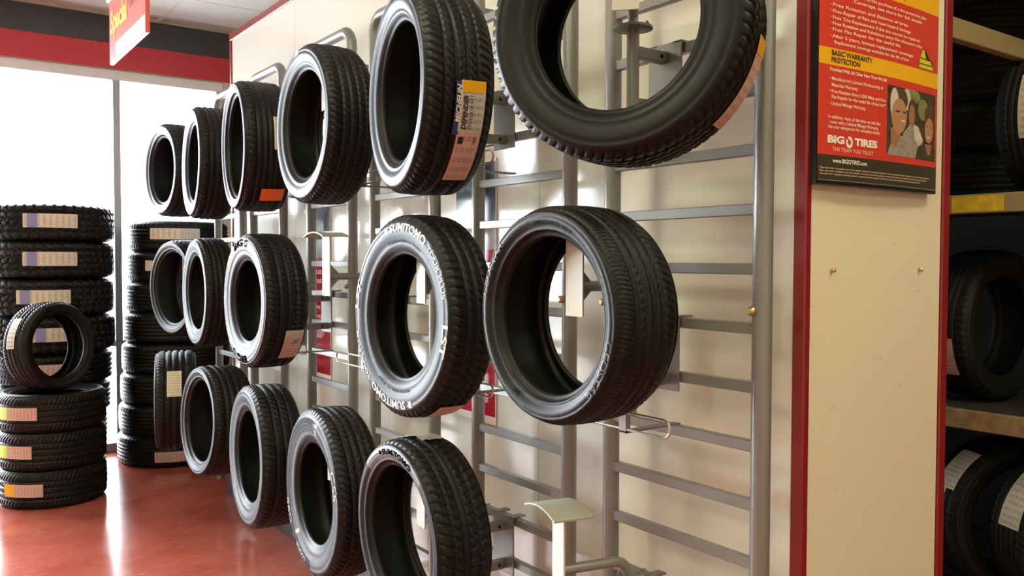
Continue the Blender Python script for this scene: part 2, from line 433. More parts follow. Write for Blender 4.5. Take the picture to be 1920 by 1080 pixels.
_tires = {}
def tire_mesh(Ro, W, Ri, pat, nth=420, na=52):
    key = (round(Ro, 4), round(W, 4), round(Ri, 4), pat, nth)
    if key in _tires: return _tires[key]
    front = tire_profile(Ro, W, Ri)                       # bead -> shoulder, +x side
    at = np.linspace(0.43 * W, -0.43 * W, na)
    # more samples right at the shoulders are not needed: the crown curve is smooth
    prof_a = np.array([p[0] for p in front] + list(at) + [-p[0] for p in reversed(front)])
    prof_r = np.array([p[1] for p in front] + list(crown(Ro, W, at)) + [p[1] for p in reversed(front)])
    isT = np.array([0] * len(front) + [1] * na + [0] * len(front))
    sh = Ro - Ri
    inner = [(-0.31, Ri + 0.002), (-0.33, Ri + 0.012), (-0.40, Ri + 0.28 * sh), (-0.46, Ri + 0.52 * sh), (-0.44, Ri + 0.74 * sh), (-0.36, Ro - 0.022), (-0.18, Ro - 0.018),
             (0, Ro - 0.017), (0.18, Ro - 0.018), (0.36, Ro - 0.022), (0.44, Ri + 0.74 * sh), (0.46, Ri + 0.52 * sh), (0.40, Ri + 0.28 * sh), (0.33, Ri + 0.012), (0.31, Ri + 0.002)]
    prof_a = np.concatenate([prof_a, [a * W for a, r in inner]]); prof_r = np.concatenate([prof_r, [r for a, r in inner]])
    isT = np.concatenate([isT, np.zeros(len(inner), int)])
    npf = len(prof_a)
    phi = np.linspace(0, 2 * PI, nth, endpoint=False)
    A, PH = np.meshgrid(prof_a, phi); RR = np.broadcast_to(prof_r, A.shape).copy()
    dep = tread_depth(pat, A, PH, Ro, W) * isT
    dm = 0.013 if pat == 'mud' else 0.0095
    fade = np.clip((0.44 * W - np.abs(A)) / (0.03 * W), 0.25 if pat == 'mud' else 0.0, 1)
    RR = RR - dm * dep * fade
    co = np.stack([A, RR * np.sin(PH), RR * np.cos(PH)], -1).reshape(-1, 3)
    i = np.arange(nth)[:, None]; j = np.arange(npf)[None, :]
    i2 = (i + 1) % nth; j2 = (j + 1) % npf
    q = np.stack([i * npf + j, i2 * npf + j, i2 * npf + j2, i * npf + j2], -1).reshape(-1, 4)
    me = bpy.data.meshes.new('tire')
    me.vertices.add(len(co)); me.vertices.foreach_set('co', co.ravel())
    me.loops.add(q.size); me.loops.foreach_set('vertex_index', q.ravel().astype(np.int32))
    me.polygons.add(len(q)); me.polygons.foreach_set('loop_start', (np.arange(len(q)) * 4).astype(np.int32)); me.polygons.foreach_set('loop_total', np.full(len(q), 4, np.int32))
    me.polygons.foreach_set('use_smooth', np.ones(len(q), bool))
    me.update(calc_edges=True)
    _tires[key] = me
    return me

class Tire:
    def __init__(s, loc, yaw, Ro, W, Ri, pat, label, tilt=0.0, nth=420, na=52, mat='rubber', group=None, lying=None, spin=0.0):
        s.Ro, s.W, s.Ri = Ro, W, Ri
        me = tire_mesh(Ro, W, Ri, pat, nth, na)
        s.o = link('tire', me, mat)
        if lying is None:
            # local +x (front face) -> direction (-cos yaw, -sin yaw)
            s.o.rotation_euler = (Matrix.Rotation(PI + yaw, 3, 'Z') @ Matrix.Rotation(-tilt, 3, 'Y')).to_euler()
        else:
            # axis straight up; lying = world angle the local phi=0 direction points to
            s.o.rotation_euler = (Matrix.Rotation(lying, 3, 'Z') @ Matrix.Rotation(-PI / 2, 3, 'Y') ).to_euler()
        s.o.location = loc
        tag(s.o, label, 'tire', group)
    def face_pt(s, phi, r, off=0.0008):
        a = side_a(s.Ro, s.W, s.Ri, r) + off
        return (a, r * math.sin(phi), r * math.cos(phi))
    def face_text(s, body, phi0, r, size, mat, bold=0.02, name='sidewall_lettering', arc=None, off=0.0022):
        """phi0 in degrees, reading clockwise; arc = angular span in degrees"""
        rm = r + size * 0.35
        w = R_(arc) * rm if arc else None
        return text_obj(name, body, size, lambda x, y: s.face_pt(R_(phi0) + x / rm, r + y, off), mat, s.o, bold=bold, width=w)
    def face_patch(s, p0, p1, r0, r1, mat, name, n=14, skew=0.0, off=0.0006):
        mb = MB()
        for i in range(n + 1):
            t = i / n; ph = R_(p0 + (p1 - p0) * t)
            for k in range(4):
                r = r0 + (r1 - r0) * k / 3
                mb.v.append(s.face_pt(ph + R_(skew) * k / 3, r, off))
        for i in range(n):
            for k in range(3):
                b = i * 4 + k; mb.f.append((b, b + 4, b + 5, b + 1))
        return mb.build(name, mat, s.o)
    def tread_pt(s, phi, a, off=0.0015):
        r = float(crown(s.Ro, s.W, np.array(a))) + off
        return (a, r * math.sin(phi), r * math.cos(phi))
    def label(s, p0, p1, a0, a1, mat='paper', name='label', off=0.0015, parent=None, crumple=0.0):
        n, k = max(4, int(abs(p1 - p0) / 3)), 6
        vs_, fs, uvs = [], [], []
        for i in range(n + 1):
            for j in range(k + 1):
                u, v = i / n, j / k
                vs_.append(s.tread_pt(R_(p0 + (p1 - p0) * u), a0 + (a1 - a0) * v, off + crumple * random.random())); uvs.append((u, v))
        for i in range(n):
            for j in range(k):
                b = i * (k + 1) + j; fs.append((b, b + k + 1, b + k + 2, b + 1))
        me = bpy.data.meshes.new(name); me.from_pydata(vs_, [], fs)
        ul = me.uv_layers.new(name='UVMap')
        for lp in me.loops: ul.data[lp.index].uv = uvs[lp.vertex_index]
        me.polygons.foreach_set('use_smooth', [True] * len(me.polygons))
        me.update()
        return link(name, me, mat, parent or s.o)
    def tread_text(s, body, phi0, a, size, mat, parent, bold=0.02, name='label_print', shear=0.0, width=None, down=False):
        """runs up the tread (towards smaller phi), letter tops towards the front face"""
        sg = 1 if down else -1
        return text_obj(name, body, size, lambda x, y: s.tread_pt(R_(phi0) + sg * x / s.Ro, a + (y if not down else -y), 0.0024), mat, parent, bold=bold, shear=shear, width=width)
    def marks(s, p0, p1, a_list, mat='letter_grey', n=16):
        """faint painted mould markings on the tread"""
        mb = MB()
        for a in a_list:
            for i in range(n):
                if random.random() < 0.25: continue
                ph = R_(p0 + (p1 - p0) * (i + 0.15) / n); ph2 = ph + R_((p1 - p0) / n * 0.55); w = random.choice((0.004, 0.006, 0.008))
                b = len(mb.v)
                t = 0.0011
                mb.v += [s.tread_pt(ph, a, 0.001), s.tread_pt(ph2, a, 0.001), s.tread_pt(ph2, a + t, 0.001), s.tread_pt(ph, a + t, 0.001)]; mb.f.append((b, b + 1, b + 2, b + 3))
                b = len(mb.v); pm = ph + (ph2 - ph) * random.random(); pm2 = pm + t / s.Ro
                mb.v += [s.tread_pt(pm, a, 0.001), s.tread_pt(pm2, a, 0.001), s.tread_pt(pm2, a - w, 0.001), s.tread_pt(pm, a - w, 0.001)]; mb.f.append((b, b + 1, b + 2, b + 3))
        return mb.build('tread_marking', mat, s.o)

# ------------------------------------------------------------------ the shop shell
FWIN = 7.65          # inner face of the window wall
ZC = 3.60            # ceiling
NP = 1.854           # face of the display partition
FE = 1.311           # its near end
FF = 5.86            # its far end
PT = 3.133           # its top
struct(MB().box(-5.5, 5.2, -4.0, FWIN + 0.15, -0.12, 0.0).build('floor', 'floor'))
pave = struct(MB().box(-25, 25, FWIN + 0.15, 32, -0.20, -0.06).build('floor_pavement_outside', 'concrete'))
# ceiling: dark plenum deck with laid-in tiles and bars
ceil = struct(MB().box(-5.5, 5.2, -4.0, FWIN + 0.15, ZC + 0.03, ZC + 0.12).build('ceiling', 'ceiling'))
tile_me = MB().box(-0.595, 0.595, -0.295, 0.295, -0.012, 0.0, 0.004).mesh('ceiling_tile')
LIGHTS = [(-3.0, -2.2), (-3.0, 2.6), (-0.6, -2.2), (-0.6, 0.2), (1.8, -0.4), (1.8, -2.2), (-3.0, 5.0), (-1.8, 1.4), (-0.6, 2.0)]  # unseen; poster lamp and last two added to brighten end panel and partition
xs = [-5.4 + 1.2 * i for i in range(9)]
lamp_cells = set()
for (lx, ly) in LIGHTS:
    lamp_cells.add((round((lx + 4.8) / 1.2), round((ly + 3.7) / 0.6)))
for i in range(8):
    for j in range(19):
        if (i, j) in lamp_cells: continue
        t = link('ceiling_tile', tile_me, 'ceiling', ceil, (-4.8 + 1.2 * i, -3.7 + 0.6 * j, ZC + 0.012))
tb = MB()
for i in range(9): tb.box(-5.4 + 1.2 * i - 0.012, -5.4 + 1.2 * i + 0.012, -4.0, FWIN, ZC - 0.002, ZC + 0.03)
tb.build('grid_runner', 'tbar', ceil)
tb = MB()
for j in range(20): tb.box(-5.5, 4.9, -4.0 + 0.6 * j - 0.012, -4.0 + 0.6 * j + 0.012, ZC - 0.002, ZC + 0.028)
tb.build('grid_cross_bar', 'tbar', ceil)
# troffer lamps
def lamp_mat():
    mt = bpy.data.materials.new('lamp_diffuser'); mt.use_nodes = True
    nt = mt.node_tree; nt.nodes.clear()
    e = nt.nodes.new('ShaderNodeEmission'); e.inputs['Color'].default_value = (*LAMP_COL, 1); e.inputs['Strength'].default_value = LAMP
    out = nt.nodes.new('ShaderNodeOutputMaterial'); nt.links.new(e.outputs[0], out.inputs[0])
    return mt
M['lamp'] = lamp_mat()
lamp_names = ['left row behind the camera', 'middle of the left part of the room', 'middle row behind the camera', 'row just left of the camera', 'spot added to light the poster panel', 'right row behind the camera', 'left part near the shop window', 'middle of the open floor, added to brighten the display', 'row above the hanging tires, added to brighten the display']
for (ci, cj), nm in zip([(round((lx + 4.8) / 1.2), round((ly + 3.7) / 0.6)) for lx, ly in LIGHTS], lamp_names):
    e = empty('ceiling_light', (-4.8 + 1.2 * ci, -3.7 + 0.6 * cj, ZC), 'white recessed ceiling light in the ' + nm, 'ceiling light', 'ceiling troffers')
    f = MB()
    f.box(-0.58, 0.58, -0.285, -0.255, 0.0, 0.03); f.box(-0.58, 0.58, 0.255, 0.285, 0.0, 0.03)
    f.box(-0.58, -0.55, -0.255, 0.255, 0.0, 0.03); f.box(0.55, 0.58, -0.255, 0.255, 0.0, 0.03)
    f.build('frame', 'sign_white', e)
    MB().box(-0.55, 0.55, -0.255, 0.255, 0.006, 0.012).build('diffuser', 'lamp', e)
# walls
# unseen hedge added outside the side window to green and dim its reflection
hv, hf = [], []
for i in range(61):
    for j in range(33):
        u, v = i / 60, j / 32; y = 3.5 + 7.5 * u; z = -0.06 + 4.2 * v
        hv.append((-7.4 + random.uniform(-0.16, 0.16) - 0.9 * v ** 4, y + random.uniform(-.05, .05), z + random.uniform(-.05, .05) * (j > 0)))
for i in range(60):
    for j in range(32): b = i * 33 + j; hf.append((b, b + 33, b + 34, b + 1))
hm = MB(); hm.v, hm.f = hv, hf
hb = len(hm.v)
hm.v += [(-8.9, 3.5, -0.06), (-8.9, 11.0, -0.06), (-8.9, 11.0, 4.1), (-8.9, 3.5, 4.1)]; hm.f.append((hb, hb + 1, hb + 2, hb + 3))
hedge = hm.build('hedge', simple('hedge_leaves', (0.09, 0.15, 0.035), 0.7, var=0.6, vscale=5))
tag(hedge, 'unseen green hedge added outside the left side window for its reflection', 'hedge')
wl = struct(MB().box(-5.65, -5.5, -4.0, 5.0, 0, ZC + 0.12).build('wall_left', 'wall_paint'))
MB().box(-5.65, -5.5, 5.0, 7.4, 0, 0.9).build('wall_apron', 'wall_paint', wl)
MB().box(-5.65, -5.5, 5.0, 7.4, 3.0, ZC + 0.12).build('wall_head', 'wall_paint', wl)
MB().box(-5.65, -5.5, 7.4, FWIN + 0.15, 0, ZC + 0.12).build('wall_corner', 'wall_paint', wl)
w2 = struct(MB().box(-5.62, -5.54, 5.0, 7.4, 0.9, 0.96, 0.004).build('window_2', 'alu'))
for y in (5.03, 6.2, 7.37): MB().box(-5.62, -5.54, y - 0.03, y + 0.03, 0.96, 2.94, 0.003).build('mullion', 'alu', w2)
MB().box(-5.62, -5.54, 5.0, 7.4, 2.94, 3.0, 0.003).build('head', 'alu', w2)
for a, b in ((5.06, 6.17), (6.23, 7.34)): MB().box(-5.583, -5.577, a, b, 0.96, 2.94).build('pane', 'glass', w2)
struct(MB().box(-5.65, 5.35, -4.15, -4.0, 0, ZC + 0.12).build('wall_back', 'wall_paint'))
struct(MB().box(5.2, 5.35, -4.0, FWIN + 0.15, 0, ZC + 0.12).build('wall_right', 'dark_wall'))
# window wall: charcoal and red fascia above a glazed shop front
WX0, WX1 = -3.0, 2.35
wf = struct(MB().box(-5.5, WX0, FWIN, FWIN + 0.15, 0, 3.17).build('wall_far', 'wall_paint'))
MB().box(WX1, 5.2, FWIN, FWIN + 0.15, 0, 3.17).build('wall_pier', 'wall_paint', wf)
MB().box(-5.5, 5.2, FWIN, FWIN + 0.15, 3.17, ZC + 0.03).build('header', 'wall_paint', wf)
MB().box(-5.5, 5.2, FWIN - 0.012, FWIN - 0.001, 3.378, 3.599).build('charcoal_band', 'fascia_black', wf)
MB().box(-5.5, 5.2, FWIN - 0.012, FWIN - 0.001, 3.172, 3.377).build('red_band', 'fascia_red', wf)
w1 = struct(MB().box(WX0, WX1, FWIN + 0.02, FWIN + 0.10, 3.085, 3.168, 0.004).build('window_1', 'white_frame'))
MB().box(WX0, WX1, FWIN + 0.0, FWIN + 0.10, 0.0, 0.07, 0.004).build('sill', 'alu', w1)
mx_ = [-3.0 + 0.03, -1.53, -0.03, 1.475, 2.32]
for x in mx_: MB().box(x - 0.028, x + 0.028, FWIN + 0.01, FWIN + 0.11, 0.07, 3.085, 0.003).build('mullion', 'alu', w1)
for a, b in zip(mx_[:-1], mx_[1:]):
    MB().box(a + 0.028, b - 0.028, FWIN + 0.025, FWIN + 0.095, 0.875, 0.925, 0.003).build('transom', 'alu', w1)
    MB().box(a + 0.028, b - 0.028, FWIN + 0.055, FWIN + 0.061, 0.925, 3.085).build('pane', 'glass', w1)
    MB().box(a + 0.028, b - 0.028, FWIN + 0.055, FWIN + 0.061, 0.07, 0.875).build('pane', 'glass', w1)

# display partition: sheets of glossy board on a core, red edge trim, black base
part = struct(MB().box(NP + 0.012, 2.50, FE + 0.012, FF, 0, PT - 0.02).build('wall_display_side', 'wall_paint'))
seams = [FE + 0.03, 2.41, 3.56, 4.71, FF - 0.02]
for a, b in zip(seams[:-1], seams[1:]):
    MB().box(NP, NP + 0.012, a + 0.0012, b - 0.0012, 0.16, PT - 0.03, 0.001).build('panel', 'panel', part)
MB().box(1.80, NP + 0.012, FE + 0.02, FF - 0.01, 0, 0.16, 0.004).build('base', 'base_black', part)
endp = struct(MB().box(1.872, 2.515, FE, FE + 0.012, 0.10, PT - 0.02, 0.001).build('wall_display_end', 'end_panel'))
MB().box(1.872, 2.515, FE - 0.008, FE + 0.012, 0, 0.10, 0.003).build('base', 'base_black', endp)
struct(MB().box(NP - 0.008, 1.872, FE - 0.008, FE + 0.030, 0, PT, 0.004).build('trim_1', 'red_trim'))
struct(MB().box(2.518, 2.558, FE - 0.006, FE + 0.035, 0, PT, 0.004).build('trim_2', 'red_trim'))
struct(MB().box(NP - 0.008, NP + 0.03, FF - 0.025, FF + 0.012, 0, PT, 0.004).build('trim_3', 'red_trim'))
struct(MB().box(NP - 0.010, 2.558, FE - 0.01, FF + 0.012, PT - 0.045, PT + 0.003, 0.004).build('trim_4', 'red_trim'))
for x in (1.968, 2.396):
    sc = MB().lathe([(0, 0.004), (-0.004, 0.0055), (-0.010, 0.006), (-0.014, 0.003)], (0, 0, 0), 'y', 10).build('screw', 'brass', None, True, (x, FE, 1.576))
    tag(sc, 'small brass screw in the cream end panel, ' + ('left one' if x < 2.2 else 'right one') + ' below the poster', 'screw', 'screws in the end panel')

# ------------------------------------------------------------------ ladder racks
NU = 1.71; RUNG0 = 0.26; DR = 0.1467
LADS = [(1.327, 1.868), (2.065, 2.586), (2.898, 3.418), (3.648, 4.136), (4.525, 5.011), (5.205, 5.702)]
lad_lab = ['grey tubular ladder rack nearest the red trimmed end of the partition', 'second grey tubular ladder rack from the poster end', 'third grey tubular ladder rack from the poster end, behind the empty upper hanger gap',
           'fourth grey tubular ladder rack from the poster end, behind the red banner', 'second last grey ladder rack towards the shop window', 'last grey ladder rack beside the far end of the partition']
lad_lab[2] = 'third grey tubular ladder rack from the poster end'
for (f0, f1), lab in zip(LADS, lad_lab):
    e = empty('ladder_rack', (NU, (f0 + f1) / 2, 0), lab, 'rack', 'ladder racks along the partition')
    h = (f1 - f0) / 2; zt = 2.665; rb = 0.075
    path = [(0, -h, 0.14), (0, -h, 1.0), (0, -h, zt - rb)]
    for k in range(1, 7): a = PI / 2 * k / 6; path.append((0, -h + rb - rb * math.cos(a), zt - rb + rb * math.sin(a)))
    for k in range(0, 6): a = PI / 2 * k / 6; path.append((0, h - rb + rb * math.sin(a), zt - rb + rb * math.cos(a)))
    path += [(0, h, zt - rb), (0, h, 1.0), (0, h, 0.14)]
    MB().tube(path, 0.0245, 16).build('upright_hoop', 'steel', e, True)
    rung_me = MB().box(-0.011, 0.011, -h + 0.018, h - 0.018, -0.014, 0.014, 0.002).mesh('rung')
    for k in range(16): link('rung', rung_me, 'steel', e, (0, 0, RUNG0 + DR * k))
    for sgn in (-1, 1):
        MB().lathe([(0, 0.008), (-0.006, 0.012), (-0.012, 0.012), (-0.018, 0.007)], (-0.020, sgn * h + 0.010, 1.478), 'x', 10).build('bolt', 'brass', e, True)
        for z in (0.18, 2.5): MB().box(0.0, NP - NU - 0.001, sgn * h - 0.010, sgn * h + 0.010, z - 0.012, z + 0.012).build('standoff', 'steel_dark', e)

# ------------------------------------------------------------------ tire hangers
POSTN = 1.57; COLS = [1.64, 2.395, 3.15, 3.90, 4.66, 5.32]; ZS = {'T': 2.443, 'M': 1.710, 'B': 0.977}
def hanger(c, row, label, plate=None, yaw=0.0, ztop=None, Rin=0.29):
    """plate = (N, F) of the saddle plate; ztop = height of the saddle's crown"""
    zs = ZS[row]; F0 = COLS[c]
    if plate is None: plate = (POSTN - 0.2 * math.cos(yaw), F0 - 0.2 * math.sin(yaw))
    px, py = plate
    if ztop is None: ztop = zs
    z0 = zs - 0.60
    e = empty('tire_hanger', (POSTN, F0, z0), label, 'tire hanger', 'swivel tire hangers')
    ax = Vector((POSTN - px, F0 - py, 0)); L = ax.length; ax.normalize()       # from the plate back to the post
    sd = Vector((-ax.y, ax.x, 0)); O = Vector((px - POSTN, py - F0, -z0))      # local position of plate foot at z=0
    P = lambda a, b, z: tuple(O + ax * a + sd * b + Vector((0, 0, z)))
    # vertical plate
    mb = MB(); zb = zs - 0.25
    mb.poly_prism([P(0, -0.032, zb), P(0, 0.032, zb), P(0, 0.032, ztop - 0.004), P(0, -0.032, ztop - 0.004)], ax * 0.005)
    mb.build('plate', 'steel_sheen', e)
    # curved saddle
    mb = MB(); n = 12
    for th in (0.0, -0.004):
        for i in range(n + 1):
            t = -0.088 + 0.176 * i / n; z = ztop + th - (Rin - math.sqrt(Rin * Rin - t * t)) * 1.25
            mb.v.append(P(-0.055, t, z)); mb.v.append(P(0.058, t, z))
    s2 = 2 * (n + 1)
    for i in range(n):
        a = 2 * i
        mb.f += [(a, a + 2, a + 3, a + 1), (s2 + a, s2 + a + 1, s2 + a + 3, s2 + a + 2), (a, s2 + a, s2 + a + 2, a + 2), (a + 1, a + 3, s2 + a + 3, s2 + a + 1)]
    mb.f += [(0, 1, s2 + 1, s2), (2 * n, s2 + 2 * n, s2 + 2 * n + 1, 2 * n + 1)]
    mb.build('saddle', 'steel_mid', e, True)
    zt = zs - 0.175
    # gusset
    MB().poly_prism([P(0.005, -0.003, zt - 0.062), P(0.005, -0.003, zt + 0.062), P(0.055, -0.003, zt + 0.012), P(0.055, -0.003, zt - 0.012)], sd * 0.006).build('gusset', 'steel_dark', e)
    # bent tube from the plate over to the swivel post
    rb = 0.05; path = [P(0.006, 0, zt), P(0.03, 0, zt), P(L - rb, 0, zt)]
    for k in range(1, 8): a = PI / 2 * k / 7; path.append(P(L - rb + rb * math.sin(a), 0, zt - rb + rb * math.cos(a)))
    path.append(P(L, 0, zs - 0.30))
    MB().tube(path, 0.0135, 14).build('arm_tube', 'steel', e, True)
    zd = zs - 0.238 - z0
    MB().lathe([(0, 0.050), (0.001, 0.052), (0.007, 0.052), (0.008, 0.050)], (0, 0, zd), 'z', 28).build('swivel_disc', 'steel_dark', e, True)
    pin = MB()
    for k in range(5):
        a = k * 2 * PI / 5 + 0.4; pin.lathe([(0, 0.0045), (0.011, 0.0045), (0.014, 0.002)], (0.036 * math.cos(a), 0.036 * math.sin(a), zd + 0.008), 'z', 8)
    pin.tube([(0.036, 0.0, zd + 0.016), (0.055, 0.012, zd + 0.020), (0.060, 0.0, zd + 0.024), (0.040, -0.012, zd + 0.026)], 0.0022, 6)
    pin.build('locking_pin', 'steel_dark', e, True)
    MB().tube([(0, 0, zd), (0, 0, zs - 0.52 - z0)], 0.0165, 14).build('post', 'steel', e, True)
    # hook plate on the rungs, two arms to the post
    N1 = NU - 0.017 - POSTN
    za, zb2 = RUNG0 + DR * round((zs - 0.275 - RUNG0) / DR), 0
    za_l = za - z0
    MB().box(N1 - 0.006, N1, -0.06, 0.06, za_l - 0.185, za_l + 0.018, 0.001).build('hook_plate', 'steel_dark', e)
    for f in (-0.06, 0.03): MB().box(N1 - 0.006, N1 + 0.048, f, f + 0.03, za_l + 0.0145, za_l + 0.0195).build('hook', 'steel_dark', e)
    for zz in (za_l - 0.02, za_l - 0.155):
        MB().box(-0.002, N1 - 0.006, -0.014, 0.014, zz - 0.015, zz + 0.015, 0.002).build('hook_arm', 'steel_dark', e)
        MB().lathe([(0, 0.006), (0.010, 0.008), (0.016, 0.005)], (N1 - 0.03, -0.014, zz), 'y', 8).build('bolt', 'wire', e, True)
    # wire bumper loop
    zl = za - 2 * DR - z0 + 0.05
    Nl = 1.50 - POSTN; hl = 0.21; hh = 0.022; loop = []
    for k in range(9): a = PI / 2 - PI * k / 8; loop.append((Nl, hl - hh + hh * math.cos(a), zl + hh * math.sin(a)))
    for k in range(9): a = -PI / 2 - PI * k / 8; loop.append((Nl, -hl + hh + hh * math.cos(a), zl + hh * math.sin(a)))
    MB().tube(loop, 0.0035, 8, closed=True).build('wire_bumper', 'wire', e, True)
    cl = MB(); cl.box(Nl - 0.004, NU - 0.0125 - POSTN, -0.06, -0.035, zl - 0.032, zl - 0.0265); cl.box(Nl - 0.004, Nl + 0.012, -0.06, -0.035, zl - 0.03, zl + 0.032)
    cl.build('bumper_clip', 'steel_dark', e)
    return e

# ------------------------------------------------------------------ wall tires  (N, F, Z, yaw, Ro, W, Ri, tilt) in metres and degrees
HI, LO = (520, 56), (340, 40)
WT = {
 'T1': (0, 'T', (1.40, 1.489, 2.141), 28.0, 0.316, 0.215, 0.197, 1.2, 'season', HI, 'big black tire at the top right seen from below, nearest the poster'),
 'T2': (1, 'T', (1.37, 2.372, 2.130), -11.2, 0.322, 0.222, 0.213, -0.1, 'season', HI, 'top row tire with a long navy and yellow paper label on its tread'),
 'T3': (2, 'T', (1.37, 3.183, 2.131), -1.9, 0.311, 0.195, 0.206, 0.1, 'season', HI, 'top row tire without label between the orange sticker tire and the navy label tire'),
 'T4': (3, 'T', (1.37, 3.980, 2.131), -7.3, 0.303, 0.215, 0.228, -0.6, 'ribbed', LO, 'top row tire with an orange sticker low on its tread'),
 'T5': (4, 'T', (1.37, 4.735, 2.122), -5.8, 0.303, 0.192, 0.200, 0.9, 'season', LO, 'second tire from the window end in the top row, overlapping the last one'),
 'T6': (5, 'T', (1.37, 5.401, 2.139), 6.0, 0.280, 0.200, 0.190, 0.2, 'mudlite', LO, 'last tire of the top row, hanging in front of the bright window'),
 'M1': (0, 'M', (1.37, 1.637, 1.465), 1.3, 0.272, 0.209, 0.193, -0.6, 'sport', HI, 'large low profile tire with a black wide opening in the middle row, nearest the poster'),
 'M2': (1, 'M', (1.37, 2.411, 1.420), 1.2, 0.327, 0.172, 0.196, 1.1, 'touring', HI, 'middle row tire with bold white raised lettering on its sidewall'),
 'M3': (3, 'M', (1.37, 3.874, 1.412), 0.3, 0.311, 0.205, 0.183, 0.2, 'touring', HI, 'middle row tire with black letters on its pale sidewall and a blue printed tread label'),
 'M4': (4, 'M', (1.37, 4.751, 1.421), -2.5, 0.299, 0.165, 0.198, 0.0, 'season', LO, 'second tire from the window end in the middle row, half covering the thin rimmed one'),
 'M5': (5, 'M', (1.42, 5.43, 1.430), 12.0, 0.291, 0.190, 0.216, -0.1, 'sport', LO, 'thin rimmed tire at the window end of the middle row, turned towards the viewer'),
 'B1': (1, 'B', (1.37, 2.414, 0.713), -2.1, 0.309, 0.195, 0.222, -1.0, 'vee', HI, 'bottom row tire with a crumpled paper label on top, cut by the picture edge'),
 'B2': (2, 'B', (1.37, 3.116, 0.688), -3.6, 0.333, 0.186, 0.195, 0.2, 'season', HI, 'bottom row tire with slanted pale bars on its sidewall, second from the nearest'),
 'B3': (3, 'B', (1.37, 3.876, 0.689), -4.4, 0.331, 0.196, 0.208, 0.7, 'touring', HI, 'plain bottom row tire in the middle of the row, third from the nearest'),
 'B4': (4, 'B', (1.37, 4.627, 0.738), 2.5, 0.295, 0.219, 0.213, 2.7, 'season', LO, 'bottom row tire with a wide open rim, beside the one seen edge on'),
 'B5': (5, 'B', (1.37, 5.46, 0.735), -15.0, 0.305, 0.235, 0.200, 0.0, 'season', LO, 'bottom row tire seen edge on with a cream label on its tread'),
}
TI = {}
for k, (c, row, loc, yaw, Ro, W, Ri, tilt, pat, res, lab) in WT.items():
    pat = {'mudlite': 'vee'}.get(pat, pat)
    TI[k] = Tire(loc, R_(yaw), Ro, W, Ri, pat, lab, R_(tilt), res[0], res[1])
    hl = 'grey swivel hanger carrying the ' + lab[0].lower() + lab[1:].split(',')[0]
    hl = {'T2': 'grey swivel hanger carrying the top row tire with the navy and yellow label',
          'T3': 'grey swivel hanger carrying the unlabelled tire in the middle of the top row',
          'M1': 'grey swivel hanger inside the large low profile tire nearest the poster',
          'M3': 'grey swivel hanger carrying the middle row tire with black letters on sheen-pale sidewall',
          'B5': 'grey swivel hanger carrying the bottom row tire seen edge on'}.get(k, hl)
    hanger(c, row, hl, (loc[0], loc[1]), 0, loc[2] + Ro - 0.0195 - 0.0, Ro - 0.03)
hanger(0, 'B', 'empty grey tire hanger with a bare curved saddle at the lower right', (1.36, 1.685), 0)
hanger(2, 'M', 'empty grey tire hanger in the gap of the middle row, by the red banner', (1.36, 3.145), 0)

# lettering, labels
t = TI['M2']; r0 = t.Ri + 0.60 * (t.Ro - t.Ri)
for p in (0, 180):
    t.face_text('SUMITOMO', -12 + p, r0 - 0.003, 0.036, 'letter_white', 0.022, arc=47)
    t.face_patch(-19 + p, -15.5 + p, r0 + 0.000, r0 + 0.022, 'letter_white', 'sidewall_emblem', 3)
    t.face_text('TOUR PLUS', 39 + p, r0 + 0.000, 0.022, 'letter_white', 0.01, arc=38)
    t.face_text('LST', 92 + p, r0 - 0.002, 0.034, 'letter_white', 0.03, arc=20)
for p in (-28, 152): t.face_text('P205/65R15 92H', p + 10, t.Ri + 0.040, 0.012, 'letter_black', 0.01, arc=48)
t.label(146, 172, -0.075, 0.035, 'paper_pink')
t = TI['M3']; r0 = t.Ri + 0.58 * (t.Ro - t.Ri)
t.face_patch(0, 360, t.Ri + 0.42 * (t.Ro - t.Ri), t.Ri + 0.82 * (t.Ro - t.Ri), simple('sidewall_sheen_band', (0.30, 0.31, 0.33), 0.5, spec=0.2), 'sidewall_band', 120)  # grey ring paints the window sheen onto the black sidewall
for p in (-22, 172):
    t.face_text('BIG', p - 4, r0 - 0.006, 0.046, 'letter_black', 0.035, arc=27, off=0.0035)
    t.face_text('O', p + 29, r0 - 0.006, 0.046, 'letter_black', 0.035, off=0.0035)
t.face_text('LEGACY TOUR PLUS', -115, r0 - 0.002, 0.020, 'letter_black', 0.01, arc=62)
t.face_patch(-120, -48, r0 + 0.022, r0 + 0.0245, 'letter_black', 'sidewall_line', 16, off=0.0012)
lb = t.label(113, 144, -0.078, 0.006, 'paper_pink')
t.label(113, 119, -0.078, 0.006, 'paper_grey', 'label_stripe', 0.0022, lb)
t.tread_text('TR', 127, -0.060, 0.034, 'blue_print', lb, 0.04, width=0.03)
t.marks(40, 112, (-0.020, -0.034, -0.046), n=18)
t = TI['M1']; r0 = t.Ri + 0.50 * (t.Ro - t.Ri)
t.face_text('GEOSTAR', -80, r0, 0.024, 'letter_grey', 0.012, arc=38)
t.face_text('GEOSTAR', 100, r0, 0.024, 'letter_grey', 0.012, arc=38)
t.face_text('195/50R15 82V', -8, r0 - 0.008, 0.013, 'letter_black', 0.01, arc=36)
t.face_text('DOT', 205, r0 - 0.014, 0.013, 'letter_black', 0.01)
t = TI['B1']; r0 = t.Ri + 0.42 * (t.Ro - t.Ri)
t.face_patch(-45, 42, t.Ri + 0.36 * (t.Ro - t.Ri), t.Ri + 0.74 * (t.Ro - t.Ri), simple('greyish_sidewall_band', (0.10, 0.10, 0.105), 0.35), 'sidewall_band', 40)
t.face_text('SUMITOMO', -16, r0 + 0.004, 0.026, 'letter_black', 0.03, arc=44)
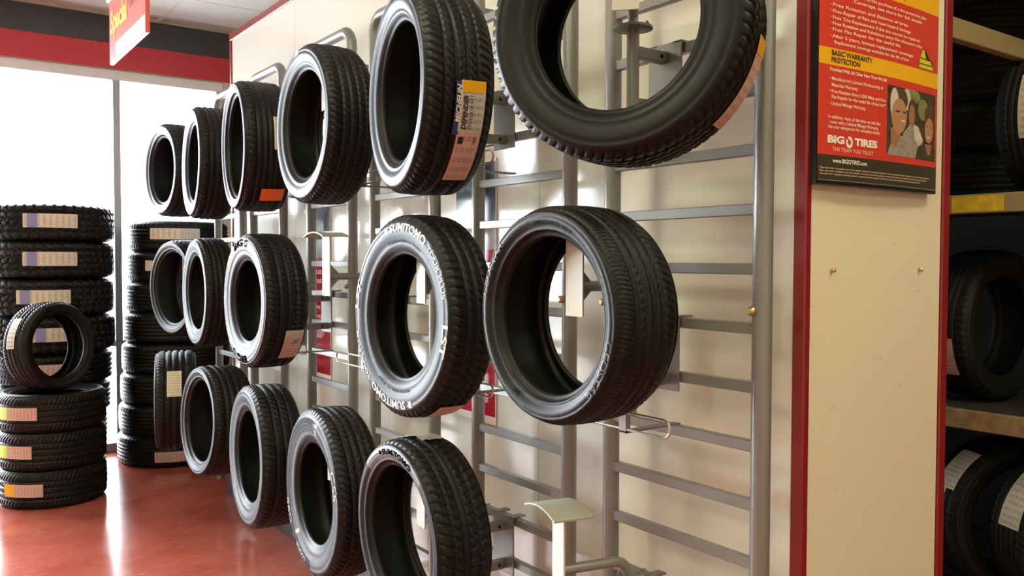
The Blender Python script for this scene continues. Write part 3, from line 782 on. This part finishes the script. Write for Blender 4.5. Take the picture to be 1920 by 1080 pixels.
t.face_patch(-21, -18, r0 + 0.006, r0 + 0.020, 'letter_black', 'sidewall_emblem', 3, off=0.0012)
t.label(-6, 9, -0.062, 0.012, 'paper', crumple=0.006)
t.label(-14, -5, -0.01, 0.040, 'paper', crumple=0.005)
t = TI['B2']; r0 = t.Ri + 0.58 * (t.Ro - t.Ri)
band = simple('matte_sidewall_band', (0.008, 0.008, 0.009), 0.7, spec=0.2)
t.face_patch(-40, 8, t.Ri + 0.50 * (t.Ro - t.Ri), t.Ri + 0.84 * (t.Ro - t.Ri), band, 'sidewall_band', 20)
t.face_patch(180, 320, t.Ri + 0.50 * (t.Ro - t.Ri), t.Ri + 0.84 * (t.Ro - t.Ri), band, 'sidewall_band', 40)
t.face_text('CS5', 232, r0 - 0.006, 0.042, 'letter_silver', 0.01, arc=22)
t.face_text('CS5', 60, r0 - 0.006, 0.042, 'letter_silver', 0.01, arc=22)
t.face_text('COOPER', 190, r0 - 0.006, 0.024, 'letter_silver', 0.02, arc=24)
for p in (9, 218): t.face_patch(p, p + 4, t.Ri + 0.30 * (t.Ro - t.Ri), t.Ri + 0.82 * (t.Ro - t.Ri), 'letter_silver', 'sidewall_bar', 3, skew=5)
t.marks(22, 80, (0.005, -0.022, -0.034), n=14)
t = TI['T2']
lb = t.label(93, 152, -0.072, 0.004, 'paper_pink')
t.label(93, 119, -0.072, 0.004, 'paper_grey', 'label_upper', 0.0019, lb)
t.label(93.5, 121, 0.000, 0.019, 'navy', 'label_stripe', 0.0017, lb)
t.label(93, 99, -0.072, 0.000, 'poster_yellow', 'label_stripe', 0.0023, lb)
t.tread_text('MICHELIN', 114.5, 0.003, 0.019, 'print_white', lb, 0.03, shear=0.25, width=0.108)
t.tread_text('DEFENDER', 118, -0.019, 0.020, 'print_black', lb, 0.04, shear=0.25, width=0.098)
t.tread_text('195/65R15 91T', 118, -0.037, 0.016, 'print_black', lb, 0.0, width=0.098)
t.label(122, 126, -0.020, -0.003, 'print_black', 'label_code', 0.0023, lb)
t.tread_text('10029', 126, -0.060, 0.014, 'print_black', lb, 0.01, width=0.02)
t = TI['T4']
t.label(70, 98, -0.085, -0.020, 'paper')
t.label(134, 149, -0.082, 0.020, 'orange_tag', 'orange_sticker')
t = TI['T1']
lb = t.label(100, 138, -0.085, 0.010, 'paper_pink')
t.label(98, 105, -0.085, 0.012, 'poster_yellow', 'label_stripe', 0.0022, lb)
t = TI['M4']; t.label(72, 112, -0.080, -0.060, 'paper')
t = TI['B5']; t.label(48, 78, -0.035, 0.045, 'paper')
t = TI['T3']; t.face_patch(190, 215, t.Ri + 0.45 * (t.Ro - t.Ri), t.Ri + 0.75 * (t.Ro - t.Ri), 'letter_grey', 'sidewall_patch', 8)
t.face_patch(-12, -4, t.Ri + 0.62 * (t.Ro - t.Ri), t.Ri + 0.80 * (t.Ro - t.Ri), 'letter_white', 'sidewall_patch', 4)

# ------------------------------------------------------------------ floor stacks
def cam_ang(x, y): return math.atan2(-y, -x)        # direction from a stack towards the camera
def lying(x, y, z, Ro, W, Ri, pat, label, group, nth=400, na=48, da=0.0):
    a = cam_ang(x, y) + da
    # local phi=0 (local z) maps to world -x before the turn: turn so that phi=0 faces the camera
    return Tire((x, y, z), 0, Ro, W, Ri, pat, label, nth=nth, na=na, group=group, lying=a + PI)
ordn = ['lowest', 'second lowest', 'third lowest', 'fourth from the floor', 'fourth from the top', 'third from the top', 'second from the top', 'topmost']
# stack beside the end of the partition: eight tires
g = 'tires in the tall stack beside the partition end'
for k in range(8):
    ro = 0.43 - 0.007 * k
    tt = lying(1.79 + 0.006 * k, 7.17 + random.uniform(-.008, .008), 0.119 + 0.2375 * k, ro, 0.2375, ro - 0.15 if k else 0.28, 'ribbed', ordn[k] + ' black tire in the tall eight tire stack beside the partition end', g, 400, 44)
    if k == 7:
        lb = tt.label(32, -24, -0.025, 0.06, 'paper'); tt.label(-3, -24, -0.025, 0.06, 'paper_grey', 'label_stripe', 0.0022, lb)
    if k == 6: tt.label(37, 10, -0.03, 0.05, 'paper')
    if k == 0: tt.label(20, -14, -0.07, 0.01, 'paper_pink')
# mud terrain stack at the left
g = 'tires in the left rear stack'
MX, MY = 0.925, 7.19
low = ['lowest smooth tire at the bottom of the left rear stack', 'second lowest smooth tire in the left rear stack', 'third lowest smooth tire in the left rear stack', 'smooth tire right below the knobby ones in the left rear stack']
for k in range(4):
    tt = lying(MX, MY, 0.115 + 0.23 * k, (0.345, 0.36, 0.385, 0.40)[k], 0.23, 0.20, 'season', low[k], g, 320, 40)
    if k >= 2: tt.label(22, -20, -0.04, 0.045, 'paper_pink')
mudl = ['knobby tire fourth from the top in the left rear stack', 'knobby tire third from the top with a torn label, left rear stack', 'knobby tire second from the top of the left rear stack', 'topmost knobby off-road tire of the left rear stack']
for k in range(4):
    tt = lying(MX + (0.004, -0.004, 0.0, 0.006)[k], MY, 0.92 + 0.135 + 0.27 * k, 0.42, 0.269, 0.21, 'mud', mudl[k], g, 480, 52)
    da = (-4, 8, 2, 2)[k]
    lb = tt.label(da + 24, da - 24, -0.04, 0.058, 'paper')
    tt.label(da + 20, da + 11, -0.04, 0.058, 'violet', 'label_stripe', 0.0022, lb)
# low stack in front, three tires and one standing on top
g = 'tires in the low front stack'
SX, SY = 0.81, 6.41
fl = ['lowest tire with a yellow tag in the low front stack of three', 'middle tire in the low front stack of three', 'top tire in the low front stack of three, under the standing tire']
for k in range(3):
    tt = lying(SX, SY, 0.1225 + 0.245 * k, 0.33, 0.245, 0.215, 'season', fl[k], g, 420, 48)
    d0, d1 = ((10, 42), (21, 51), (15, 50))[k]
    lb = tt.label(d1, d0, -0.035, 0.045, 'paper_pink')
    tt.label(d1 + 14, d1, -0.035, 0.045, ('poster_yellow', 'green_tag', 'green_tag')[k], 'label_stripe', 0.0016, lb)
st = Tire((0.79, 6.28, 0.735 + 0.296), R_(126), 0.292, 0.20, 0.205, 'season', 'tire standing upright on the low front stack with a white label on its tread', R_(4), 460, 52)
st.label(-88, -48, -0.045, 0.02, 'print_white')
st.label(-88, -50, -0.043, 0.018, 'paper_grey', 'label_print', 0.0022, st.o.children[0])

# ------------------------------------------------------------------ stockroom shelving behind the partition (right edge)
sh = empty('storage_shelving', (3.9, 2.6, 0), 'dark storage shelving with tan beams behind the end panel', 'shelving')
for z in (0.20, 1.00, 1.86, 2.78):
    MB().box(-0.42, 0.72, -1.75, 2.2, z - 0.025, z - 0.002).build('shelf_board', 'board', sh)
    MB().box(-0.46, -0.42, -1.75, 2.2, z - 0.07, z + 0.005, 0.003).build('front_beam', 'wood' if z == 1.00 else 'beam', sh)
for y in (-1.70, 0.2, 2.15):
    for x in (-0.41, 0.70): MB().box(x - 0.03, x + 0.03, y - 0.03, y + 0.03, 0, 3.2, 0.003).build('post', 'steel_dark', sh)
MB().box(-1.38, 0.30, -1.035, -0.995, 2.40, 2.475, 0.003).build('cross_beam', 'beam', sh)
for k in range(6): MB().box(-0.4615, -0.4602, -1.65 + 0.30 * k, -1.65 + 0.30 * k + 0.20, 1.796, 1.858).build('beam_sticker', 'yellow_tag', sh)
g = 'tires on the storage shelving'
def sht(x, y, z, yaw, label, Ro=0.325, W=0.22, Ri=0.215, pat='ribbed', lyingv=None):
    return Tire((x, y, z), R_(yaw), Ro, W, Ri, pat, label, nth=360, na=44, mat='rubber_worn', group=g, lying=lyingv)
for k in range(4):
    sht(4.20, 2.03, 1.86 + 0.115 + 0.23 * k, 0, ['lowest', 'second', 'third', 'highest'][k] + ' flat lying ribbed tire on the upper shelf behind the end panel', W=0.23, lyingv=0.0)
a = sht(3.86, 1.53, 1.86 + 0.32, 88, 'standing tire with a large cream label on the upper shelf', Ro=0.32)
a.label(-108, -62, -0.01, 0.085, 'paper')
a = sht(3.84, 1.80, 1.00 + 0.325, 86, 'standing tire with a dark round opening on the middle shelf')
a.label(-128, -98, -0.075, 0.045, 'paper_pink')
a = sht(3.80, 1.68, 0.20 + 0.325, 62, 'standing tire with a white label and lime tag on the lowest shelf', W=0.23)
lb = a.label(-66, -32, -0.03, 0.075, 'paper'); a.label(-70, -65.5, 0.0, 0.035, 'green_tag', 'lime_tag', 0.0025, lb)
a = sht(3.76, 1.39, 0.20 + 0.325, 62, 'standing tire at the lower right corner with a long paper label', W=0.23)
a.label(-82, -40, -0.03, 0.075, 'paper')

# ------------------------------------------------------------------ warranty poster on the end panel
KP = 1.284 / 1.299
px0, px1, pz0, pz1 = 1.858, 2.434, 1.794, 2.64
PX = lambda x: x * KP
PZ = lambda z: 1.6 + (z - 1.6) * KP
pe = empty('framed_poster', ((px0 + px1) / 2, FE, pz0), 'bowed red and yellow warranty poster in a black frame on the end panel', 'poster')
pcx = (px0 + px1) / 2
def bow(x):
    t = (x - px0) / (px1 - px0)
    return 0.027 + 0.010 * (1 - (2 * t - 1) ** 2)
def pp(x, z, off=0.0, raw=False):
    if not raw: x, z = PX(x), PZ(z)
    return (x - pcx, -bow(x) - off, z - pz0)
def sheet(x0, x1, z0, z1, mat, name, off, parent=None, n=None):
    n = n or max(2, int((x1 - x0) / 0.03)); mb = MB()
    for i in range(n + 1):
        x = x0 + (x1 - x0) * i / n; mb.v += [pp(x, z0, off), pp(x, z1, off)]
    for i in range(n): b = 2 * i; mb.f.append((b, b + 2, b + 3, b + 1))
    return mb.build(name, mat, parent or pe)
mb = MB(); n = 20          # backing with depth
for i in range(n + 1):
    x = px0 + (px1 - px0) * i / n
    for z in (pz0, pz1): mb.v += [pp(x, z, -0.001, True), (x - pcx, -0.009, z - pz0)]
for i in range(n):
    b = 4 * i; mb.f += [(b, b + 4, b + 6, b + 2), (b + 1, b + 3, b + 7, b + 5), (b, b + 1, b + 5, b + 4), (b + 2, b + 6, b + 7, b + 3)]
mb.f += [(0, 2, 3, 1), (4 * n, 4 * n + 1, 4 * n + 3, 4 * n + 2)]
mb.build('frame', 'black', pe)
MB().box(1.90 - pcx, 2.40 - pcx, -0.0095, -0.0003, 0.03, pz1 - pz0 - 0.03).build('backing', 'black', pe)
ix0, ix1 = 1.884, 2.458
sheet(ix0, ix1, 1.808, 2.64, 'poster_red', 'print_sheet', 0.0002)
sheet(ix0, ix1, 1.808, 1.872, 'poster_dark', 'charcoal_footer', 0.0007)
sheet(ix0, ix1, 1.8055, 1.8085, 'silver', 'edge_strip', 0.0012)
sheet(ix0, ix1, 2.100, 2.143, 'poster_yellow', 'yellow_band', 0.0007)
sheet(ix0, ix1, 2.308, 2.362, 'poster_yellow', 'yellow_band', 0.0007)
def ptext(body, x0, x1, z, size, mat='print_pink', bold=0.0, name='print_text'):
    return text_obj(name, body, size, lambda x, y: pp(x0 + x, z + y, 0.0014), mat, pe, bold=bold, width=x1 - x0)
ptext('BASIC WARRANTY', 1.932, 2.106, 2.1255, 0.0185, 'print_black', 0.03)
ptext('PROTECTION', 1.931, 2.050, 2.1075, 0.0185, 'print_black', 0.03)
ptext('PROTECTION', 2.10, 2.262, 2.318, 0.0230, 'print_black', 0.03)
ptext('Provided With All Other New Tires We Sell', 1.927, 2.174, 2.085, 0.0125, bold=0.03)
L4 = [("•", 1.925, 1.928, 2.062), ("Manufacturer's Limited Workmanship &", 1.934, 2.157, 2.062), ('Materials Warranty', 1.934, 2.042, 2.046), ("•", 1.925, 1.928, 2.030), ('Free Rotation Every 5,000 Miles and Free', 1.934, 2.171, 2.030),
      ('Flat Repairs for the useful life of the tire**', 1.934, 2.171, 2.016), ("•", 1.925, 1.928, 1.999), ('Limited Mileage Warranty', 1.934, 2.078, 1.999),
      ('In addition, many of the tires we sell also', 1.922, 2.147, 1.965), ('come with a Limited Mileage Warranty.', 1.929, 2.139, 1.952), ('See your salesperson for complete details.', 1.922, 2.147, 1.940)]
for s_, a_, b_, z_ in L4: ptext(s_, a_, b_, z_, 0.0125, bold=0.015)
for s_, a_, b_, z_ in [('Provided with the purchase of a tire protection plan', 1.99, 2.379, 2.285), ('Coverage, see store for full details', 2.02, 2.356, 2.270), ('Free Rotation and Balance of tires', 1.934, 2.276, 2.249), ('Free Repair of flats and road hazard damage', 1.934, 2.293, 2.233),
                       ('Free Tire Replacement if the tire cannot be repaired', 1.934, 2.344, 2.217), ('Free Rotation and Rebalance every five thousand miles', 1.934, 2.359, 2.202), ('Free Flat Repair for the useful life', 1.934, 2.240, 2.187), ('After 3 years, limited replacement coverage', 1.934, 2.309, 2.170), ('Replacement coverage available for the life of tire', 1.942, 2.285, 2.155)]:
    ptext(s_, a_, b_, z_, 0.0120, bold=0.015)
    if a_ == 1.934: ptext("•", 1.925, 1.928, z_, 0.0120)
ptext('BIG', 1.920, 1.988, 1.9035, 0.0255, 'print_white', 0.05, 'logo_text')
ptext('TIRES', 2.034, 2.136, 1.9035, 0.0255, 'print_white', 0.05, 'logo_text')
mb = MB()                   # open ring of the logo
for i in range(17):
    a = R_(115 - 330 * i / 16); 
    for r in (0.007, 0.0145): mb.v.append(pp(2.010 + r * math.cos(a), 1.909 + r * 1.05 * math.sin(a), 0.0014))
for i in range(16): b = 2 * i; mb.f.append((b, b + 2, b + 3, b + 1))
mb.build('logo_ring', 'print_white', pe)
ptext('THE TEAM YOU TRUST', 1.940, 2.116, 1.8825, 0.0140, 'print_pink', 0.0)
ptext('www.BIGOTIRES.com', 1.943, 2.089, 1.8530, 0.0150, 'print_white', 0.02)
for z_, b_ in ((1.836, 2.417), (1.8285, 2.40), (1.821, 2.363)):
    ptext('*See store for complete warranty details. Limited warranties apply to tires purchased and installed at participating locations.', 1.889, b_, z_, 0.0065, 'print_pink', 0.0, 'fine_print')
# small lime emblem
def ppoly(pts, mat, name, off):
    mb = MB(); mb.v = [pp(x, z, off) for x, z in pts]; mb.f = [tuple(range(len(pts)))]
    return mb.build(name, mat, pe)
ppoly([(2.346, 2.150), (2.427, 2.150), (2.427, 2.170), (2.405, 2.178), (2.378, 2.202), (2.366, 2.204), (2.350, 2.176)], 'print_black', 'emblem_shadow', 0.0010)
ppoly([(2.344, 2.148), (2.425, 2.148), (2.424, 2.158), (2.345, 2.158)], 'lime_print', 'emblem', 0.0016)
ppoly([(2.346, 2.161), (2.420, 2.161), (2.412, 2.172), (2.348, 2.174)], 'lime_print', 'emblem', 0.0016)
ppoly([(2.350, 2.177), (2.385, 2.176), (2.372, 2.200), (2.364, 2.200)], 'lime_print', 'emblem', 0.0016)
# printed family photo
fx0, fx1, fz0, fz1 = 2.181, 2.447, 1.890, 2.080
sheet(fx0, fx1, fz0, fz1, 'photo_dark', 'photo_print', 0.0008)
def blob(cx, cz, rx, rz, mat, off, tilt=0.0, n=20):
    pts = []
    for i in range(n):
        a = 2 * PI * i / n; x, z = rx * math.cos(a), rz * math.sin(a)
        pts.append((min(fx1, max(fx0, cx + x * math.cos(tilt) - z * math.sin(tilt))), min(fz1, max(fz0, cz + x * math.sin(tilt) + z * math.cos(tilt)))))
    return ppoly(pts, mat, 'photo_figure', off)
blob(2.31, 2.062, 0.045, 0.020, 'photo_green', 0.0010); blob(2.280, 2.050, 0.022, 0.030, 'photo_pale', 0.0011); blob(2.372, 2.030, 0.030, 0.030, 'photo_green', 0.0010)
blob(2.310, 2.015, 0.024, 0.040, 'photo_hair', 0.0012); blob(2.308, 2.008, 0.016, 0.030, 'skin_b', 0.0013)
ppoly([(2.255, 1.890), (2.262, 1.955), (2.300, 1.985), (2.340, 1.975), (2.375, 1.940), (2.345, 1.905), (2.330, 1.890)], 'photo_grey', 'photo_figure', 0.0014)
ppoly([(2.318, 1.985), (2.345, 1.980), (2.372, 1.945), (2.350, 1.925), (2.325, 1.945)], 'photo_pale', 'photo_figure', 0.0016)
ppoly([(2.181, 1.890), (2.200, 1.925), (2.235, 1.950), (2.262, 1.945), (2.310, 1.900), (2.315, 1.890)], 'photo_grey', 'photo_figure', 0.0017)
ppoly([(2.200, 1.920), (2.196, 1.965), (2.250, 1.965), (2.245, 1.935), (2.225, 1.912)], 'skin_b', 'photo_figure', 0.0019)
blob(2.238, 2.045, 0.046, 0.036, 'photo_hair', 0.0018); blob(2.215, 2.030, 0.022, 0.045, 'photo_pale', 0.00185); blob(2.240, 2.000, 0.040, 0.048, 'skin_a', 0.0020, -0.1)
blob(2.262, 1.988, 0.012, 0.003, 'photo_pale', 0.0022); blob(2.232, 2.012, 0.012, 0.003, 'photo_hair', 0.0022); blob(2.266, 2.012, 0.009, 0.003, 'photo_hair', 0.0022)
blob(2.415, 2.015, 0.034, 0.034, 'photo_hair', 0.0016); blob(2.408, 1.975, 0.026, 0.036, 'skin_a', 0.0018, -0.1); blob(2.405, 1.955, 0.010, 0.003, 'photo_pale', 0.0020)
blob(2.398, 1.985, 0.006, 0.002, 'photo_hair', 0.0020); blob(2.421, 1.985, 0.006, 0.002, 'photo_hair', 0.0020)
ppoly([(2.330, 1.890), (2.345, 1.925), (2.375, 1.935), (2.400, 1.925), (2.447, 1.915), (2.447, 1.890)], 'photo_dark', 'photo_figure', 0.0017)
ppoly([(2.385, 1.935), (2.425, 1.935), (2.415, 1.905), (2.400, 1.905)], 'skin_b', 'photo_figure', 0.0019)

# ------------------------------------------------------------------ banners on the partition, behind the racks
def banner(f0, f1, z0, z1, label, lines):
    e = empty('banner', (NP, (f0 + f1) / 2, z0), label, 'banner')
    h = (f1 - f0) / 2; H = z1 - z0
    MB().box(-0.006, -0.0005, -h, h, 0, H).build('board', 'print_white', e)
    def sh_(a, b, mat, name, off=0.0065): MB().box(-off, -0.006, -h + 0.004, h - 0.004, a, b).build(name, mat, e)
    sh_(0.03, H * 0.66, 'banner_red', 'red_print'); sh_(H * 0.66, H * 0.76, 'photo_mid', 'photo_print'); sh_(H * 0.76, H - 0.01, 'photo_blue', 'photo_print')
    for body, z, size, wd in lines:
        text_obj('print_text', body, size, lambda x, y: (-0.0075, h - 0.02 - x, z + y), 'print_white', e, bold=0.02, width=wd)
banner(2.672, 2.962, 0.965, 1.99, 'tall banner with a dark photo and red foot, behind the second ladder rack', [('TO THE STORE', 0.085, 0.034, 0.22), ('MORE', 0.30, 0.05, 0.15)])
banner(4.215, 4.470, 0.955, 1.95, 'tall narrow red banner seen through the rack under the empty hanger', [('MORE', 0.62, 0.03, 0.12), ('MILES', 0.57, 0.03, 0.12), ('MORE', 0.52, 0.03, 0.12), ('TIRE', 0.38, 0.025, 0.10), ('SERVICE', 0.33, 0.025, 0.14), ('STORE', 0.28, 0.025, 0.12), ('TEAM', 0.22, 0.025, 0.12)])

# ------------------------------------------------------------------ hanging sign
se = empty('hanging_sign', (0.942, 4.59, 2.645), 'red hanging sign with yellow writing and a white lower band', 'sign')
MB().box(-0.010, 0.010, -0.41, 0.41, 0, 0.335, 0.002).build('board', 'sign_red', se)
MB().box(-0.022, 0.022, -0.43, 0.43, 0.335, 0.375, 0.003).build('top_channel', 'sign_white', se)
mb = MB(); mb.poly_prism([(-0.0115, -0.409, 0.006), (-0.0115, 0.20, 0.006), (-0.0115, 0.24, 0.02), (-0.0115, 0.25, 0.05), (-0.0115, 0.24, 0.085), (-0.0115, -0.409, 0.085)], (0.0014, 0, 0)); mb.build('white_band', 'sign_white', se)
text_obj('sign_lettering', 'Special', 0.16, lambda x, y: (-0.0118, 0.37 - x, 0.155 + y), 'sign_yellow', se, bold=0.04, width=0.40)
text_obj('sign_lettering', 'Order', 0.12, lambda x, y: (-0.0118, -0.06 - x, 0.19 + y), 'sign_brown', se, bold=0.03, width=0.26)
for y in (-0.3, 0.3): MB().tube([(0, y, 0.375), (0, y, ZC - 2.645)], 0.003, 6).build('suspension_wire', 'wire', se)
